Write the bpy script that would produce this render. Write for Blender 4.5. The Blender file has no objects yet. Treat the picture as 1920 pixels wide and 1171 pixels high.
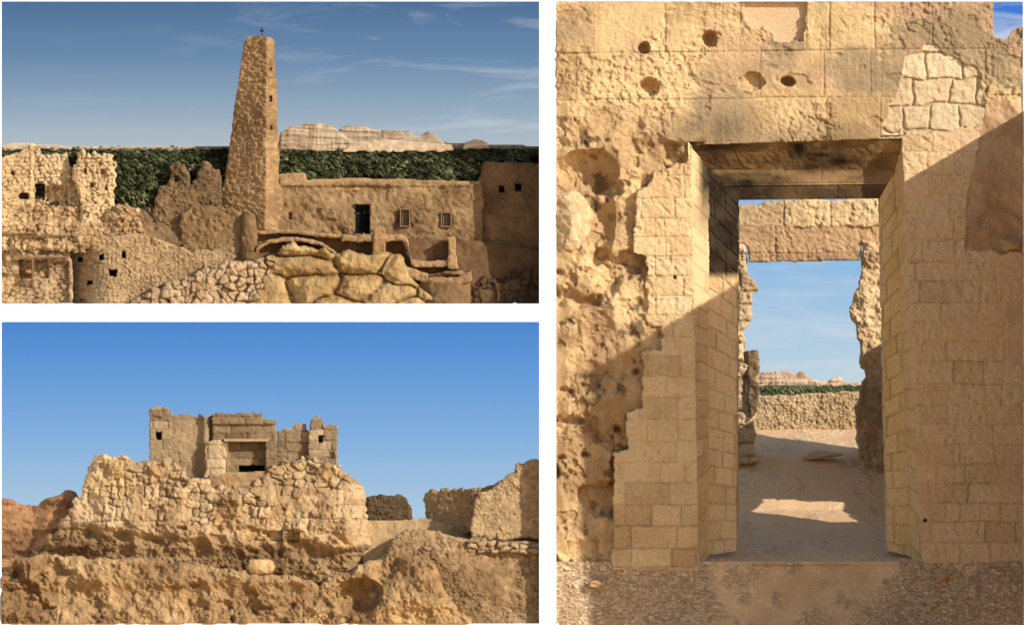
import bpy, math, random
import numpy as np
random.seed(3)
rng=np.random.RandomState(7)
S=100.0
def W(px,py,d): return ((px-960)/S,-d/S,(585.5-py)/S)
def lin(c):
    c=np.array(c,float)/255.0
    return np.where(c<=0.04045,c/12.92,((c+0.055)/1.055)**2.4)
# ---------------- noise
TAB=rng.rand(16,256,256)
def vn(x,y,seed=0):
    t=TAB[seed%16]; x=x+seed*17.3; y=y+seed*9.7
    xi=np.floor(x).astype(int); yi=np.floor(y).astype(int)
    fx=x-xi; fy=y-yi; fx=fx*fx*(3-2*fx); fy=fy*fy*(3-2*fy)
    a=t[xi%256,yi%256]; b=t[(xi+1)%256,yi%256]; c=t[xi%256,(yi+1)%256]; d=t[(xi+1)%256,(yi+1)%256]
    return (a*(1-fx)+b*fx)*(1-fy)+(c*(1-fx)+d*fx)*fy-0.5
def fbm(x,y,sc,oc=4,seed=0,g=0.5):
    r=0;a=1;f=1.0/sc
    for i in range(oc):
        r=r+a*vn(x*f,y*f,seed+i); a*=g; f*=2.03
    return r
def ridge(x,y,sc,oc=4,seed=0):
    r=0;a=1;f=1.0/sc
    for i in range(oc):
        r=r+a*(0.5-2*np.abs(vn(x*f,y*f,seed+i))); a*=0.5; f*=2.03
    return r
def ss(a,b,x):
    t=np.clip((x-a)/(b-a),0,1); return t*t*(3-2*t)
def voro(X,Y,sx,sy,seed=0,loc=False):
    x=X/sx+seed*3.1; y=Y/sy+seed*5.7
    xi=np.floor(x).astype(int); yi=np.floor(y).astype(int)
    f1=np.full(X.shape,9.0); f2=np.full(X.shape,9.0); rid=np.zeros(X.shape); rid2=np.zeros(X.shape); lx=np.zeros(X.shape); ly=np.zeros(X.shape)
    for i in (-1,0,1):
        for j in (-1,0,1):
            a=(xi+i)%256; b=(yi+j)%256
            jx=TAB[seed%16][a,b]; jy=TAB[(seed+1)%16][a,b]
            cx=xi+i+0.08+0.84*jx; cy=yi+j+0.08+0.84*jy
            dd=np.sqrt((x-cx)**2+(y-cy)**2)
            new=dd<f1
            f2=np.where(new,f1,np.minimum(f2,dd))
            f1=np.where(new,dd,f1); lx=np.where(new,x-cx,lx); ly=np.where(new,y-cy,ly)
            rid=np.where(new,TAB[(seed+2)%16][a,b],rid); rid2=np.where(new,TAB[(seed+3)%16][a,b],rid2)
    if loc: return (f2-f1)*min(sx,sy),rid,rid2,lx,ly
    return (f2-f1)*min(sx,sy),rid,rid2
def masonry(X,Y,rh,bw,seed=0,jr=0.25,wob=1.5):
    Xw=X+wob*2*fbm(X,Y,25,2,seed); Yw=Y+wob*2*fbm(X,Y,26,2,seed+1)
    r=np.random.RandomState(seed+100)
    hs=rh*(1+jr*(r.rand(400)*2-1)); cum=np.cumsum(hs)-rh*40
    ri=np.searchsorted(cum,Yw.ravel()-0).reshape(X.shape)
    ri=np.clip(ri,1,398)
    top=cum[ri-1]; bot=cum[ri]
    ey=np.minimum(Yw-top,bot-Yw)
    bws=bw*(1+jr*(r.rand(400)*2-1)); off=r.rand(400)*bw*3
    bx=(Xw+off[ri])/bws[ri]; i=np.floor(bx).astype(int); f=bx-i
    j=0.45*TAB[seed%16][i%256,ri%256]
    back=f<j; i=np.where(back,i-1,i); f=np.where(back,f+1,f)
    jl=0.45*TAB[seed%16][i%256,ri%256]; jrr=1+0.45*TAB[seed%16][(i+1)%256,ri%256]
    ex=np.minimum(f-jl,jrr-f)*bws[ri]
    return np.minimum(ex,ey),TAB[(seed+4)%16][i%256,ri%256],TAB[(seed+5)%16][i%256,ri%256]
def inpoly(X,Y,poly):
    ins=np.zeros(X.shape,bool); n=len(poly)
    for k in range(n):
        x1,y1=poly[k]; x2,y2=poly[(k+1)%n]
        if y1==y2: continue
        c=((Y<y1)!=(Y<y2)) & (X<(x2-x1)*(Y-y1)/(y2-y1)+x1)
        ins^=c
    return ins
def mixc(a,b,t): return a*(1-t[...,None])+b*t[...,None]
def C(c): return np.array(lin(c))
# ---------------- materials
def rockmat(name,bs=30,st=0.35,var=0.25,rough=0.95):
    m=bpy.data.materials.new(name); m.use_nodes=True; nt=m.node_tree; n=nt.nodes; l=nt.links
    p=n['Principled BSDF']; p.inputs['Roughness'].default_value=rough; p.inputs['Specular IOR Level'].default_value=0.1
    at=n.new('ShaderNodeAttribute'); at.attribute_name='Col'
    tc=n.new('ShaderNodeTexCoord')
    no=n.new('ShaderNodeTexNoise'); no.inputs['Scale'].default_value=bs*0.6; no.inputs['Detail'].default_value=8; no.inputs['Roughness'].default_value=0.75
    l.new(tc.outputs['Object'],no.inputs['Vector'])
    mr=n.new('ShaderNodeMapRange'); mr.inputs[1].default_value=0.28; mr.inputs[2].default_value=0.72; mr.inputs[3].default_value=1-var; mr.inputs[4].default_value=1+var
    l.new(no.outputs['Fac'],mr.inputs[0])
    mx=n.new('ShaderNodeVectorMath'); mx.operation='SCALE'; l.new(at.outputs['Color'],mx.inputs[0]); l.new(mr.outputs[0],mx.inputs['Scale'])
    l.new(mx.outputs[0],p.inputs['Base Color'])
    n2=n.new('ShaderNodeTexNoise'); n2.inputs['Scale'].default_value=bs; n2.inputs['Detail'].default_value=6; n2.inputs['Roughness'].default_value=0.75
    l.new(tc.outputs['Object'],n2.inputs['Vector'])
    b=n.new('ShaderNodeBump'); b.inputs['Strength'].default_value=st; b.inputs['Distance'].default_value=0.05
    l.new(n2.outputs['Fac'],b.inputs['Height']); l.new(b.outputs[0],p.inputs['Normal'])
    return m
M_ROCK=rockmat('weathered_stone',24,0.75,.26)
M_MUD=rockmat('mud_plaster',28,0.9,0.25)
M_ASH=rockmat('limestone_blocks',28,0.7,0.2)
M_SAND=rockmat('sand',34,0.5,0.2)
M_LEAF=rockmat('palm_leaf',10,0.0,0.1,0.7)
def plain(name,col,rough=0.8,v=.15):
    m=bpy.data.materials.new(name); m.use_nodes=True; nt=m.node_tree; p=nt.nodes['Principled BSDF']
    no=nt.nodes.new('ShaderNodeTexNoise'); no.inputs['Scale'].default_value=8
    cr=nt.nodes.new('ShaderNodeValToRGB'); c=lin(col)
    cr.color_ramp.elements[0].color=(*(c*(1-v)),1); cr.color_ramp.elements[1].color=(*np.clip(c*(1+v),0,0.96),1)
    nt.links.new(no.outputs['Fac'],cr.inputs[0]); nt.links.new(cr.outputs[0],p.inputs['Base Color'])
    p.inputs['Roughness'].default_value=rough; p.inputs['Specular IOR Level'].default_value=0.1
    return m
# ---------------- mesh makers
def build(name,co,faces,col,mat,smooth=True,parent=None):
    me=bpy.data.meshes.new(name); nv=len(co); nf=len(faces)
    me.vertices.add(nv); me.vertices.foreach_set('co',np.asarray(co,np.float32).ravel())
    me.loops.add(nf*4); me.loops.foreach_set('vertex_index',np.asarray(faces,np.int32).ravel())
    me.polygons.add(nf); me.polygons.foreach_set('loop_start',np.arange(0,nf*4,4,dtype=np.int32))
    me.update(calc_edges=True); me.validate()
    me.polygons.foreach_set('use_smooth',np.full(len(me.polygons),bool(smooth)))
    a=me.color_attributes.new('Col','FLOAT_COLOR','POINT')
    g=(np.asarray(col)@np.array([.3,.55,.15]))[:,None]
    col=np.asarray(col)*.9+g*np.array([1.02,1.0,.95])*.1
    col=col*np.minimum(1,.78/np.maximum(col.max(axis=1),1e-3))[:,None]
    cc=np.ones((nv,4),np.float32); cc[:,:3]=np.clip(col,0.01,0.8); a.data.foreach_set('color',cc.ravel())
    me.materials.append(mat)
    o=bpy.data.objects.new(name,me); bpy.context.scene.collection.objects.link(o)
    if parent: o.parent=parent
    return o
P1=(3,3,1011,569); P2=(3,603,1011,1168); P3=(1043,3,1918,1168)
GAIN={P1:.80,P2:.87,P3:1.04}
def relief(name,poly,style,clip,step=3.0,edge=3.0,esc=14,rnd=8,rr=4,back=60,mat=None,pits=(),parent=None,seed=0,holes=(),smooth=True,gain=1.0,grain=.3):
    """solid wall / rock: front face is a displaced grid inside an outline, closed by side faces running back"""
    xs=[p[0] for p in poly]; ys=[p[1] for p in poly]
    x0=max(min(xs)-edge,clip[0]); x1=min(max(xs)+edge,clip[2]); y0=max(min(ys)-edge,clip[1]); y1=min(max(ys)+edge,clip[3])
    nx=max(2,int(round((x1-x0)/step))); ny=max(2,int(round((y1-y0)/step)))
    gx=np.linspace(x0,x1,nx+1); gy=np.linspace(y0,y1,ny+1)
    X,Y=np.meshgrid(gx,gy)
    cx=(X[:-1,:-1]+X[1:,1:])/2; cy=(Y[:-1,:-1]+Y[1:,1:])/2
    px=cx+edge*2*fbm(cx,cy,esc,3,seed+1); py=cy+edge*2*fbm(cx,cy,esc,3,seed+5)
    mask=inpoly(px,py,poly)
    for h in holes: mask&=~inpoly(cx,cy,h)
    dist=np.zeros(mask.shape); cur=mask.copy(); R=rr
    for k in range(R):
        dist+=cur
        p=np.pad(cur,1,mode='edge'); cur=cur&p[:-2,1:-1]&p[2:,1:-1]&p[1:-1,:-2]&p[1:-1,2:]
    dv=np.pad(dist,1,mode='edge'); dv=(dv[:-1,:-1]+dv[1:,:-1]+dv[:-1,1:]+dv[1:,1:])/4/R
    D,col=style(X,Y)
    D=D-rnd*(1-np.clip(dv,0,1))**2+grain*(rng.rand(*X.shape)*2-1)
    col=col*(GAIN.get(clip,1)*gain)
    for p in pits:
        a,b,c,e,dep=p[:5]; wx=X+1.6*fbm(X,Y,8,2,3); wy=Y+1.6*fbm(X,Y,8,2,6)
        ins=(wx>=a)&(wx<=c)&(wy>=b)&(wy<=e)
        D=np.where(ins,D-dep,D)
        if len(p)>5: col=np.where(ins[...,None],C(p[5]),col)  # dark pit colours paint the unlit interior into the openings
    idx=np.arange((nx+1)*(ny+1)).reshape(ny+1,nx+1)
    mj,mi=np.nonzero(mask)
    F=np.stack([idx[mj,mi],idx[mj+1,mi],idx[mj+1,mi+1],idx[mj,mi+1]],1)
    pm=np.pad(mask,1)
    E=[]
    def be(sel,a,b): E.append(np.stack([a[sel],b[sel]],1))
    up=mask&~pm[:-2,1:-1]; dn=mask&~pm[2:,1:-1]; lf=mask&~pm[1:-1,:-2]; rt=mask&~pm[1:-1,2:]
    i00=idx[:-1,:-1]; i10=idx[:-1,1:]; i01=idx[1:,:-1]; i11=idx[1:,1:]
    be(up,i10,i00); be(rt,i11,i10); be(dn,i01,i11); be(lf,i00,i01)
    E=np.concatenate(E)
    PX=X.ravel().copy(); PY=Y.ravel().copy(); PD=D.ravel().copy()
    on=((PX<=clip[0]+.01)|(PX>=clip[2]-.01)); on2=((PY<=clip[1]+.01)|(PY>=clip[3]-.01))
    for it in range(2):
        for arr,fix in ((PX,on),(PY,on2)):
            s=np.zeros(len(arr)); c=np.zeros(len(arr))
            np.add.at(s,E[:,0],arr[E[:,1]]); np.add.at(s,E[:,1],arr[E[:,0]]); np.add.at(c,E[:,0],1); np.add.at(c,E[:,1],1)
            ok=(c>=2)&~fix
            arr[ok]=0.4*arr[ok]+0.6*s[ok]/c[ok]
    colf=col.reshape(-1,3)
    bv=np.unique(E); mp=-np.ones(len(PX),int); mp[bv]=np.arange(len(bv))+len(PX)
    bk=np.minimum(PD[bv]-2, PD[bv].mean()-back)
    AX=np.concatenate([PX,PX[bv]]); AY=np.concatenate([PY,PY[bv]]); AD=np.concatenate([PD,bk]); AC=np.concatenate([colf,colf[bv]])
    SF=np.stack([E[:,1],E[:,0],mp[E[:,0]],mp[E[:,1]]],1)
    FF=np.concatenate([F,SF])
    used=np.unique(FF); rm=-np.ones(len(AX),int); rm[used]=np.arange(len(used)); FF=rm[FF]
    co=np.stack([(AX[used]-960)/S,-AD[used]/S,(585.5-AY[used])/S],1)
    return build(name,co,FF,AC[used],mat or M_ROCK,smooth,parent)
def quad(name,c,nu,nv,style,mat,parent=None,axis=1,smooth=True):
    c=np.array(c,float)
    u=np.linspace(0,1,nu+1); v=np.linspace(0,1,nv+1); U,V=np.meshgrid(u,v)
    Wd=max(np.linalg.norm(c[1]-c[0]),np.linalg.norm(c[2]-c[3])); H=max(np.linalg.norm(c[3]-c[0]),np.linalg.norm(c[2]-c[1]))
    P=(c[0]*((1-U)*(1-V))[...,None]+c[1]*(U*(1-V))[...,None]+c[2]*(U*V)[...,None]+c[3]*((1-U)*V)[...,None])
    D,col=style(U*Wd,V*H,P)
    nrm=np.cross(c[1]-c[0],c[3]-c[0]); nrm/=np.linalg.norm(nrm)
    P=P+nrm*D[...,None]
    return gridmesh(name,P,col,mat,smooth,parent)
def gridmesh(name,P,col,mat,smooth=True,parent=None):
    h,w=P.shape[:2]
    idx=np.arange(h*w).reshape(h,w)
    F=np.stack([idx[:-1,:-1],idx[1:,:-1],idx[1:,1:],idx[:-1,1:]],-1).reshape(-1,4)
    co=np.stack([(P[...,0]-960)/S,-P[...,2]/S,(585.5-P[...,1])/S],-1).reshape(-1,3)
    return build(name,co,F,col.reshape(-1,3),mat,smooth,parent)
def box(name,x0,y0,x1,y1,d0,d1,col,mat,parent=None):
    v=[W(x,y,d) for d in (d0,d1) for y in (y1,y0) for x in (x0,x1)]
    f=[(4,5,7,6),(1,0,2,3),(0,4,6,2),(5,1,3,7),(6,7,3,2),(0,1,5,4)]
    return build(name,v,f,np.tile(C(col),(8,1)),mat,False,parent)
# ---------------- styles
def const(v): return (lambda X,Y:v+0*X)
def s_rubble(base,sc,amp,cA,cB,seed=0,mort=0.75,asp=0.75,big=6,bsc=60,fd=.6):
    cA=C(cA);cB=C(cB)
    def f(X,Y):
        wx=X+sc*0.4*fbm(X,Y,sc*.9,3,seed+2); wy=Y+sc*0.3*fbm(X,Y,sc*.9,3,seed+3)
        e,r1,r2,lx,ly=voro(wx,wy,sc,sc*asp,seed,True)
        fade=1-fd*(1-ss(-.25,.12,fbm(X,Y,sc*4,3,seed+9)))
        m=1-(1-ss(0,sc*0.17,e))*fade
        D=base(X,Y)+amp*(m-0.6)+amp*1.1*(r1-.5)*fade+amp*1.5*((r1-.5)*lx+(r2-.5)*ly)+big*fbm(X,Y,bsc,4,seed+4)+amp*0.6*fbm(X,Y,sc*.45,3,seed+6,.6)
        t=np.clip(r2*.8+.1+0.9*fbm(X,Y,90,4,seed+7),0,1)
        col=mixc(cA,cB,t)*(0.82+0.34*r1)[...,None]*(mort+(1-mort)*m)[...,None]
        return D,col
    return f
def s_mason(base,rh,bw,amp,cA,cB,seed=0,mort=0.8,big=3,jr=.25,wob=1.5,jw=2.5,rough=1.2,fd=.5):
    cA=C(cA);cB=C(cB)
    def f(X,Y):
        e,r1,r2=masonry(X,Y,rh,bw,seed,jr,wob)
        fade=1-fd*(1-ss(-.2,.15,fbm(X,Y,rh*2.6,3,seed+9)))
        e=e+1.2*fbm(X,Y,7,2,seed+3)
        m=1-(1-ss(0.0,jw,e))*fade
        D=base(X,Y)+amp*(m-.5)+amp*.8*(r1-.5)*fade+big*fbm(X,Y,60,3,seed+4)+rough*1.5*fbm(X,Y,8,3,seed+6,.65)
        chip=ss(.22,.4,fbm(X,Y,15,3,seed+8)); D=D-amp*.8*chip
        t=np.clip(.8*r2+.1+0.9*fbm(X,Y,80,4,seed+7),0,1)
        return D,mixc(cA,cB,t)*(0.86+0.28*r1)[...,None]*(mort+(1-mort)*m)[...,None]
    return f
def s_mud(base,cA,cB,seed=0,lump=2.2,lsc=9,big=5,bsc=60,hd=0.0):
    cA=C(cA);cB=C(cB)
    def f(X,Y):
        D=base(X,Y)+lump*2.4*fbm(X,Y,lsc,3,seed,.6)+big*fbm(X,Y,bsc,4,seed+4)
        t=np.clip(0.5+1.2*fbm(X,Y,50,5,seed+7),0,1)
        return D,mixc(cA,cB,t)*(1+0.3*fbm(X,Y,10,3,seed+2))[...,None]
    return f
def s_rock(base,amp,sc,cA,cB,seed=0,fine=2.0,asp=1.0):
    cA=C(cA);cB=C(cB)
    def f(X,Y):
        D=base(X,Y)+amp*ridge(X+sc*.3*fbm(X,Y,sc*.6,3,seed+1),Y*asp,sc,5,seed)+fine*2.4*fbm(X,Y,9,3,seed+3,.65)
        t=np.clip(0.5+1.2*fbm(X,Y*asp,sc*1.2,5,seed+7),0,1)
        return D,mixc(cA,cB,t)*(1+0.4*fbm(X,Y,12,3,seed+2))[...,None]
    return f
def s_slab(base,sc,asp,amp,tilt,cA,cB,seed=0,crack=7,fine=2.0,warp=.25,mort=.5,fd=.0,rd=0):
    """boulders: tilted rounded facets parted by cracks that fade in and out"""
    cA=C(cA);cB=C(cB)
    def f(X,Y):
        wx=X+sc*warp*fbm(X,Y,sc*.6,4,seed+2); wy=Y+sc*warp*.7*fbm(X,Y,sc*.5,4,seed+3)
        e,r1,r2,lx,ly=voro(wx,wy,sc,sc*asp,seed,True)
        fade=1-fd*(1-ss(-.15,.1,fbm(X,Y,sc*.8,3,seed+9)))
        m=1-(1-ss(0,crack,e+2*fbm(X,Y,8,2,seed)))*fade
        D=base(X,Y)+amp*(m-.6)+amp*1.2*(r1-.5)*ss(0,sc*.1,e)+rd*ss(0,sc*.28,e)+tilt*((r1-.5)*lx+(r2-.5)*ly)*2+amp*.7*ridge(X,Y*1.5,sc*.5,4,seed+8)+fine*2*fbm(X,Y,8,4,seed+6,.6)
        t=np.clip(.4*r2+.3+1.2*fbm(X,Y*1.4,sc*.7,5,seed+7),0,1)
        return D,mixc(cA,cB,t)*(1+.35*fbm(X,Y,14,3,seed+1))[...,None]*(mort+(1-mort)*m)[...,None]
    return f
def st_lin(y0,d0,y1,d1): return lambda X,Y: d0+(d1-d0)*np.clip((Y-y0)/(y1-y0),0,1)
# ---------------- skies
def sky(name,rect,d,stops,clouds,horizon,seed=0.0,cl=0.5):
    x0,y0,x1,y1=rect
    me=bpy.data.meshes.new(name)
    me.from_pydata([W(x0,y1,d),W(x1,y1,d),W(x1,y0,d),W(x0,y0,d)],[],[(0,1,2,3)])
    o=bpy.data.objects.new(name,me); bpy.context.scene.collection.objects.link(o)
    m=bpy.data.materials.new(name+'_air'); m.use_nodes=True; nt=m.node_tree; n=nt.nodes; l=nt.links
    n.remove(n['Principled BSDF'])
    tc=n.new('ShaderNodeTexCoord'); sp=n.new('ShaderNodeSeparateXYZ'); l.new(tc.outputs['Object'],sp.inputs[0])
    mr=n.new('ShaderNodeMapRange'); mr.inputs[1].default_value=(585.5-horizon)/S; mr.inputs[2].default_value=(585.5-y0)/S
    l.new(sp.outputs['Z'],mr.inputs[0])
    cr=n.new('ShaderNodeValToRGB'); els=cr.color_ramp.elements
    while len(els)<len(stops): els.new(0.5)
    for e,(p,c) in zip(els,stops): e.position=p; e.color=(*lin(c),1)
    l.new(mr.outputs[0],cr.inputs[0])
    mp=n.new('ShaderNodeMapping'); mp.inputs['Scale'].default_value=(0.28,1,1.9); mp.inputs['Rotation'].default_value=(0,math.radians(-7),0); mp.inputs['Location'].default_value=(seed,0,seed)
    l.new(tc.outputs['Object'],mp.inputs[0])
    no=n.new('ShaderNodeTexNoise'); no.inputs['Scale'].default_value=1.1; no.inputs['Detail'].default_value=9; no.inputs['Roughness'].default_value=0.62; no.inputs['Distortion'].default_value=0.6
    l.new(mp.outputs[0],no.inputs['Vector'])
    r2=n.new('ShaderNodeMapRange'); r2.inputs[1].default_value=clouds; r2.inputs[2].default_value=clouds+0.25; r2.inputs[4].default_value=cl
    l.new(no.outputs['Fac'],r2.inputs[0])
    mx=n.new('ShaderNodeMapRange'); mx.inputs[1].default_value=(x0-960)/S; mx.inputs[2].default_value=(x1-960)/S; mx.inputs[3].default_value=0.0; mx.inputs[4].default_value=1.0
    l.new(sp.outputs['X'],mx.inputs[0])
    mu=n.new('ShaderNodeMath'); mu.operation='MULTIPLY'; l.new(r2.outputs[0],mu.inputs[0]); l.new(mx.outputs[0],mu.inputs[1])
    mi=n.new('ShaderNodeMixRGB'); mi.inputs[2].default_value=(*lin((212,220,226)),1)
    l.new(mu.outputs[0],mi.inputs[0]); l.new(cr.outputs[0],mi.inputs[1])
    em=n.new('ShaderNodeEmission'); l.new(mi.outputs[0],em.inputs[0]); l.new(em.outputs[0],n['Material Output'].inputs[0])
    me.materials.append(m); return o
sky('sky',(-5,-5,1020,580),-8,[(0,(178,190,198)),(0.25,(148,170,190)),(0.6,(107,139,173)),(1,(78,110,152))],0.53,275,1.3,0.6)
sky('sky',(-5,595,1020,1175),-8,[(0,(172,200,222)),(0.4,(130,175,221)),(0.75,(98,152,215)),(1,(76,133,206))],0.66,960,5.2,0.25)
sky('sky',(1030,-5,1930,830),-1250,[(0,(190,212,224)),(0.3,(144,187,226)),(0.6,(106,163,226)),(1,(60,120,210))],0.42,715,9.4,0.9)
# ---------------- frame
M_WHITE=plain('white_paint',(248,248,248),.8,.01)
def frame():
    v=[];f=[]
    for (x0,y0,x1,y1) in [(-14,-14,1934,3),(-14,3,3,1168),(3,569,1011,603),(1011,3,1043,1168),(1918,3,1934,1168),(-14,1168,1934,1184)]:
        b=len(v)
        v+=[W(x,y,d) for d in (-12,160) for y in (y1,y0) for x in (x0,x1)]
        f+=[tuple(b+i for i in q) for q in [(4,5,7,6),(1,0,2,3),(0,4,6,2),(5,1,3,7),(6,7,3,2),(0,1,5,4)]]
    return build('white_display_frame',v,f,np.ones((len(v),3))*.8,M_WHITE,False)
frame()
# =============== PANEL 1
def strata(base,cs,seed,per=9,amp=4,k=1.3):
    cs=[C(c) for c in cs]
    def f(X,Y):
        y=Y+5*fbm(X,Y,70,3,seed)
        h=fbm(X*.05,y,per*.5,3,seed+3)
        t=np.clip(.5+k*h+0.7*fbm(X,Y,16,4,seed+1),0,1)
        D=base(X,Y)+amp*1.6*h+2.5*ridge(X,Y*.35,14,4,seed+2)
        return D,mixc(cs[0],cs[1],t)
    return f
relief('desert_plain',[(-10,271),(40,268),(120,273),(300,276),(525,274),(700,266),(840,268),(1020,274),(1020,300),(-10,300)],s_mud(const(2),(205,182,152),(185,158,128),1,.4,9,1),P1,3,.6,20,0,2,6,M_SAND)
relief('desert_hill',[(634,282),(632,246),(640,238),(656,235),(690,239),(702,243),(740,244),(768,246),(784,255),(795,250),(803,246),(812,250),(822,259),(842,270),(850,280)],strata(lambda X,Y:4+8*ss(232,275,Y),[(158,134,108),(204,180,150)],2,6,3,1.0),P1,1.6,1.2,10,5,4,8,M_SAND)
relief('desert_hill',[(520,282),(523,258),(530,246),(540,242),(546,236),(566,235),(576,231),(606,231),(622,236),(640,248),(652,258),(676,270),(690,282)],strata(lambda X,Y:12+8*ss(232,275,Y),[(156,130,104),(208,184,152)],4,7,3,1.0),P1,1.6,1.2,10,5,4,8,M_SAND)
relief('desert_hill',[(866,280),(872,268),(884,263),(893,260),(903,263),(912,267),(922,280)],strata(lambda X,Y:10+8*ss(232,275,Y),[(168,140,114),(225,198,164)],3,8,4),P1,1.8,1,12,4,3,8,M_SAND,gain=1.3)
relief('sand_apron',[(640,284),(664,266),(720,261),(780,265),(850,271),(852,284)],s_mud(lambda X,Y:20+.2*(Y-258),(218,192,156),(196,168,132),3,.8,9,1),P1,2,1,14,3,3,8,M_SAND)
relief('grove_ground',[(-10,281),(1020,280),(1020,440),(-10,440)],s_mud(st_lin(278,10,440,30),(36,42,26),(46,48,30),4,1,9,2),P1,4,1,9,0,2,12,M_SAND)
def palms(name,x0,x1,y0,y1,d0,d1,r0,r1,seed,k=1.0):
    r=np.random.RandomState(seed); V=[];F=[];CC=[]
    y=y0
    while y<y1:
        t=(y-y0)/(y1-y0); rad=r0+(r1-r0)*t
        x=x0+r.rand()*rad
        while x<x1:
            R=rad*(0.5+1.1*r.rand()**1.6); cx=x+r.randn()*rad*.3; cy=y+r.randn()*rad*.5; cd=d0+(d1-d0)*t+r.rand()*5
            dark=float(fbm(np.array([cx]),np.array([cy*2.5]),45,3,5)[0])
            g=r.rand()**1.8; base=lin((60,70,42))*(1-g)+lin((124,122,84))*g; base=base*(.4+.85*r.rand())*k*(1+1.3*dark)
            nf=15
            for q_ in range(nf):
                az=2*math.pi*(q_+r.rand()*.6)/nf; el=r.uniform(-.1,1.1)
                dx=math.cos(az)*math.cos(el); dd=math.sin(az)*math.cos(el)*.7; dy=-math.sin(el)
                w=R*.08; nxx=-math.sin(az)*w; ndd=math.cos(az)*w
                b=len(V)
                p=[(0,0,0),(dx*.55*R,dy*.7*R,dd*.55*R),(dx*R,dy*.75*R+.35*R,dd*R)]
                for i,q in enumerate(p):
                    ww=(0.5,1.0,.2)[i]
                    V.append(W(cx+q[0]+nxx*ww,cy+q[1]+ww*w*.5,cd+q[2]+ndd*ww)); V.append(W(cx+q[0]-nxx*ww,cy+q[1]-ww*w*.5,cd+q[2]-ndd*ww))
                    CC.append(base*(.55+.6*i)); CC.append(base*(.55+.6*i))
                F.append((b,b+1,b+3,b+2)); F.append((b+2,b+3,b+5,b+4))
            x+=rad*(0.8+.6*r.rand())
        y+=rad*.45
    return build(name,V,F,np.array(CC),M_LEAF,False)
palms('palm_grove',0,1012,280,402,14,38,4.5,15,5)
relief('mud_hillside',[(205,400),(260,392),(300,385),(345,400),(420,380),(460,470),(200,470)],s_rock(st_lin(380,44,470,62),8,40,(130,102,70),(158,126,88),3),P1,2.4,3,14,6,4,30)
relief('mud_brick_ruin',[(312,345),(318,330),(322,303),(332,301),(345,312),(352,320),(356,345),(366,335),(372,312),(384,301),(395,306),(404,318),(414,318),(420,400),(400,420),(290,425),(286,385),(300,350)],s_rubble(const(54),10,3.5,(156,124,86),(120,94,64),4),P1,1.8,3,10,5,4,14,pits=[(326,330,334,340,14)])
ruin=bpy.data.objects.new('mud_brick_ruin',None); bpy.context.scene.collection.objects.link(ruin)
relief('left_wall',[(-6,300),(18,291),(40,285),(52,272),(64,268),(74,278),(82,292),(100,286),(112,292),(124,286),(128,300),(130,312),(150,318),(156,440),(-6,440)],
  s_rubble(lambda X,Y:58+10*ss(64,58,X)+0*Y,10,4.5,(234,200,150),(200,164,116),5,.7,.75,10,50,.4),P1,1.7,4,9,7,4,40,pits=[(66,345,84,374,26,(60,44,30)),(36,362,54,374,18,(90,68,46)),(84,350,128,386,18),(20,320,27,328,14)],parent=ruin,gain=1.1)
relief('right_pillar',[(136,330),(138,312),(146,308),(144,290),(156,280),(168,292),(180,281),(188,294),(198,288),(210,290),(217,305),(216,345),(214,386),(214,440),(150,440),(152,380),(142,350)],
  s_rubble(const(90),10,4.5,(234,198,146),(200,162,112),9,.7,.75,9,50,.4),P1,1.7,4,9,8,4,50,pits=[(168,344,176,352,18),(156,316,162,325,18),(188,318,195,326,16),(196,350,201,356,14)],parent=ruin,gain=1.1)
relief('collapsed_mud_wall',[(-6,388),(40,392),(44,386),(64,388),(150,385),(200,398),(214,386),(240,384),(262,392),(264,412),(272,440),(300,452),(300,470),(-6,470)],s_rubble(lambda X,Y:94+.1*(Y-390)-16*ss(44,48,X)*ss(200,190,X)*ss(420,412,Y),12,5,(224,188,138),(184,146,100),7,.7,.75,14,40,.4),P1,1.7,4,9,7,4,40,gain=1.06)
M_WOOD=rockmat('old_wood',40,.4)
beams=bpy.data.objects.new('palm_log_beams',None); bpy.context.scene.collection.objects.link(beams)
mosque=bpy.data.objects.new('mud_brick_mosque',None); bpy.context.scene.collection.objects.link(mosque)
relief('rear_parapet',[(522,326),(540,323),(572,325),(574,337),(640,334),(760,336),(900,340),(900,356),(522,356)],s_mud(const(50),(205,165,112),(180,140,90),3,1,9,1),P1,2,1.4,20,3,3,20,M_MUD,parent=mosque)
relief('facade',[(500,345),(540,343),(640,340),(760,344),(830,346),(896,347),(905,347),(905,480),(500,480)],
  s_mud(lambda X,Y:60-5*ss(430,350,Y)+6*ss(352,346,Y),(184,148,100),(150,116,76),6,1.8,8,12,45),P1,1.9,1.9,25,4,3,40,M_MUD,
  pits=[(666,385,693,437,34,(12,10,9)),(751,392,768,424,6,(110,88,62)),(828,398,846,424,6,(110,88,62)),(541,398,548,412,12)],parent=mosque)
def frame_win(pre,x0,y0,x1,y1,d,par,col=(140,114,80)):
    t=2
    for nm,(a,b,c,e) in {'jamb_1':(x0-t,y0-t,x0,y1+t),'jamb_2':(x1,y0-t,x1+t,y1+t),'head':(x0,y0-t,x1,y0),'sill':(x0,y1,x1,y1+t)}.items():
        box(pre+'_'+nm,a,b,c,e,d-8,d+5,col,M_WOOD,par)
    box(pre+'_shutter',x0+1.5,y0+1.5,x1-1.5,y1-1.5,d-10,d-2,(118,96,70),M_WOOD,par)
    box(pre+'_mullion',(x0+x1)/2-.7,y0,(x0+x1)/2+.7,y1,d-10,d+1,(80,62,42),M_WOOD,par)
frame_win('window_1',752,393,767,423,62,mosque); frame_win('window_2',829,399,845,423,62,mosque)
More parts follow.
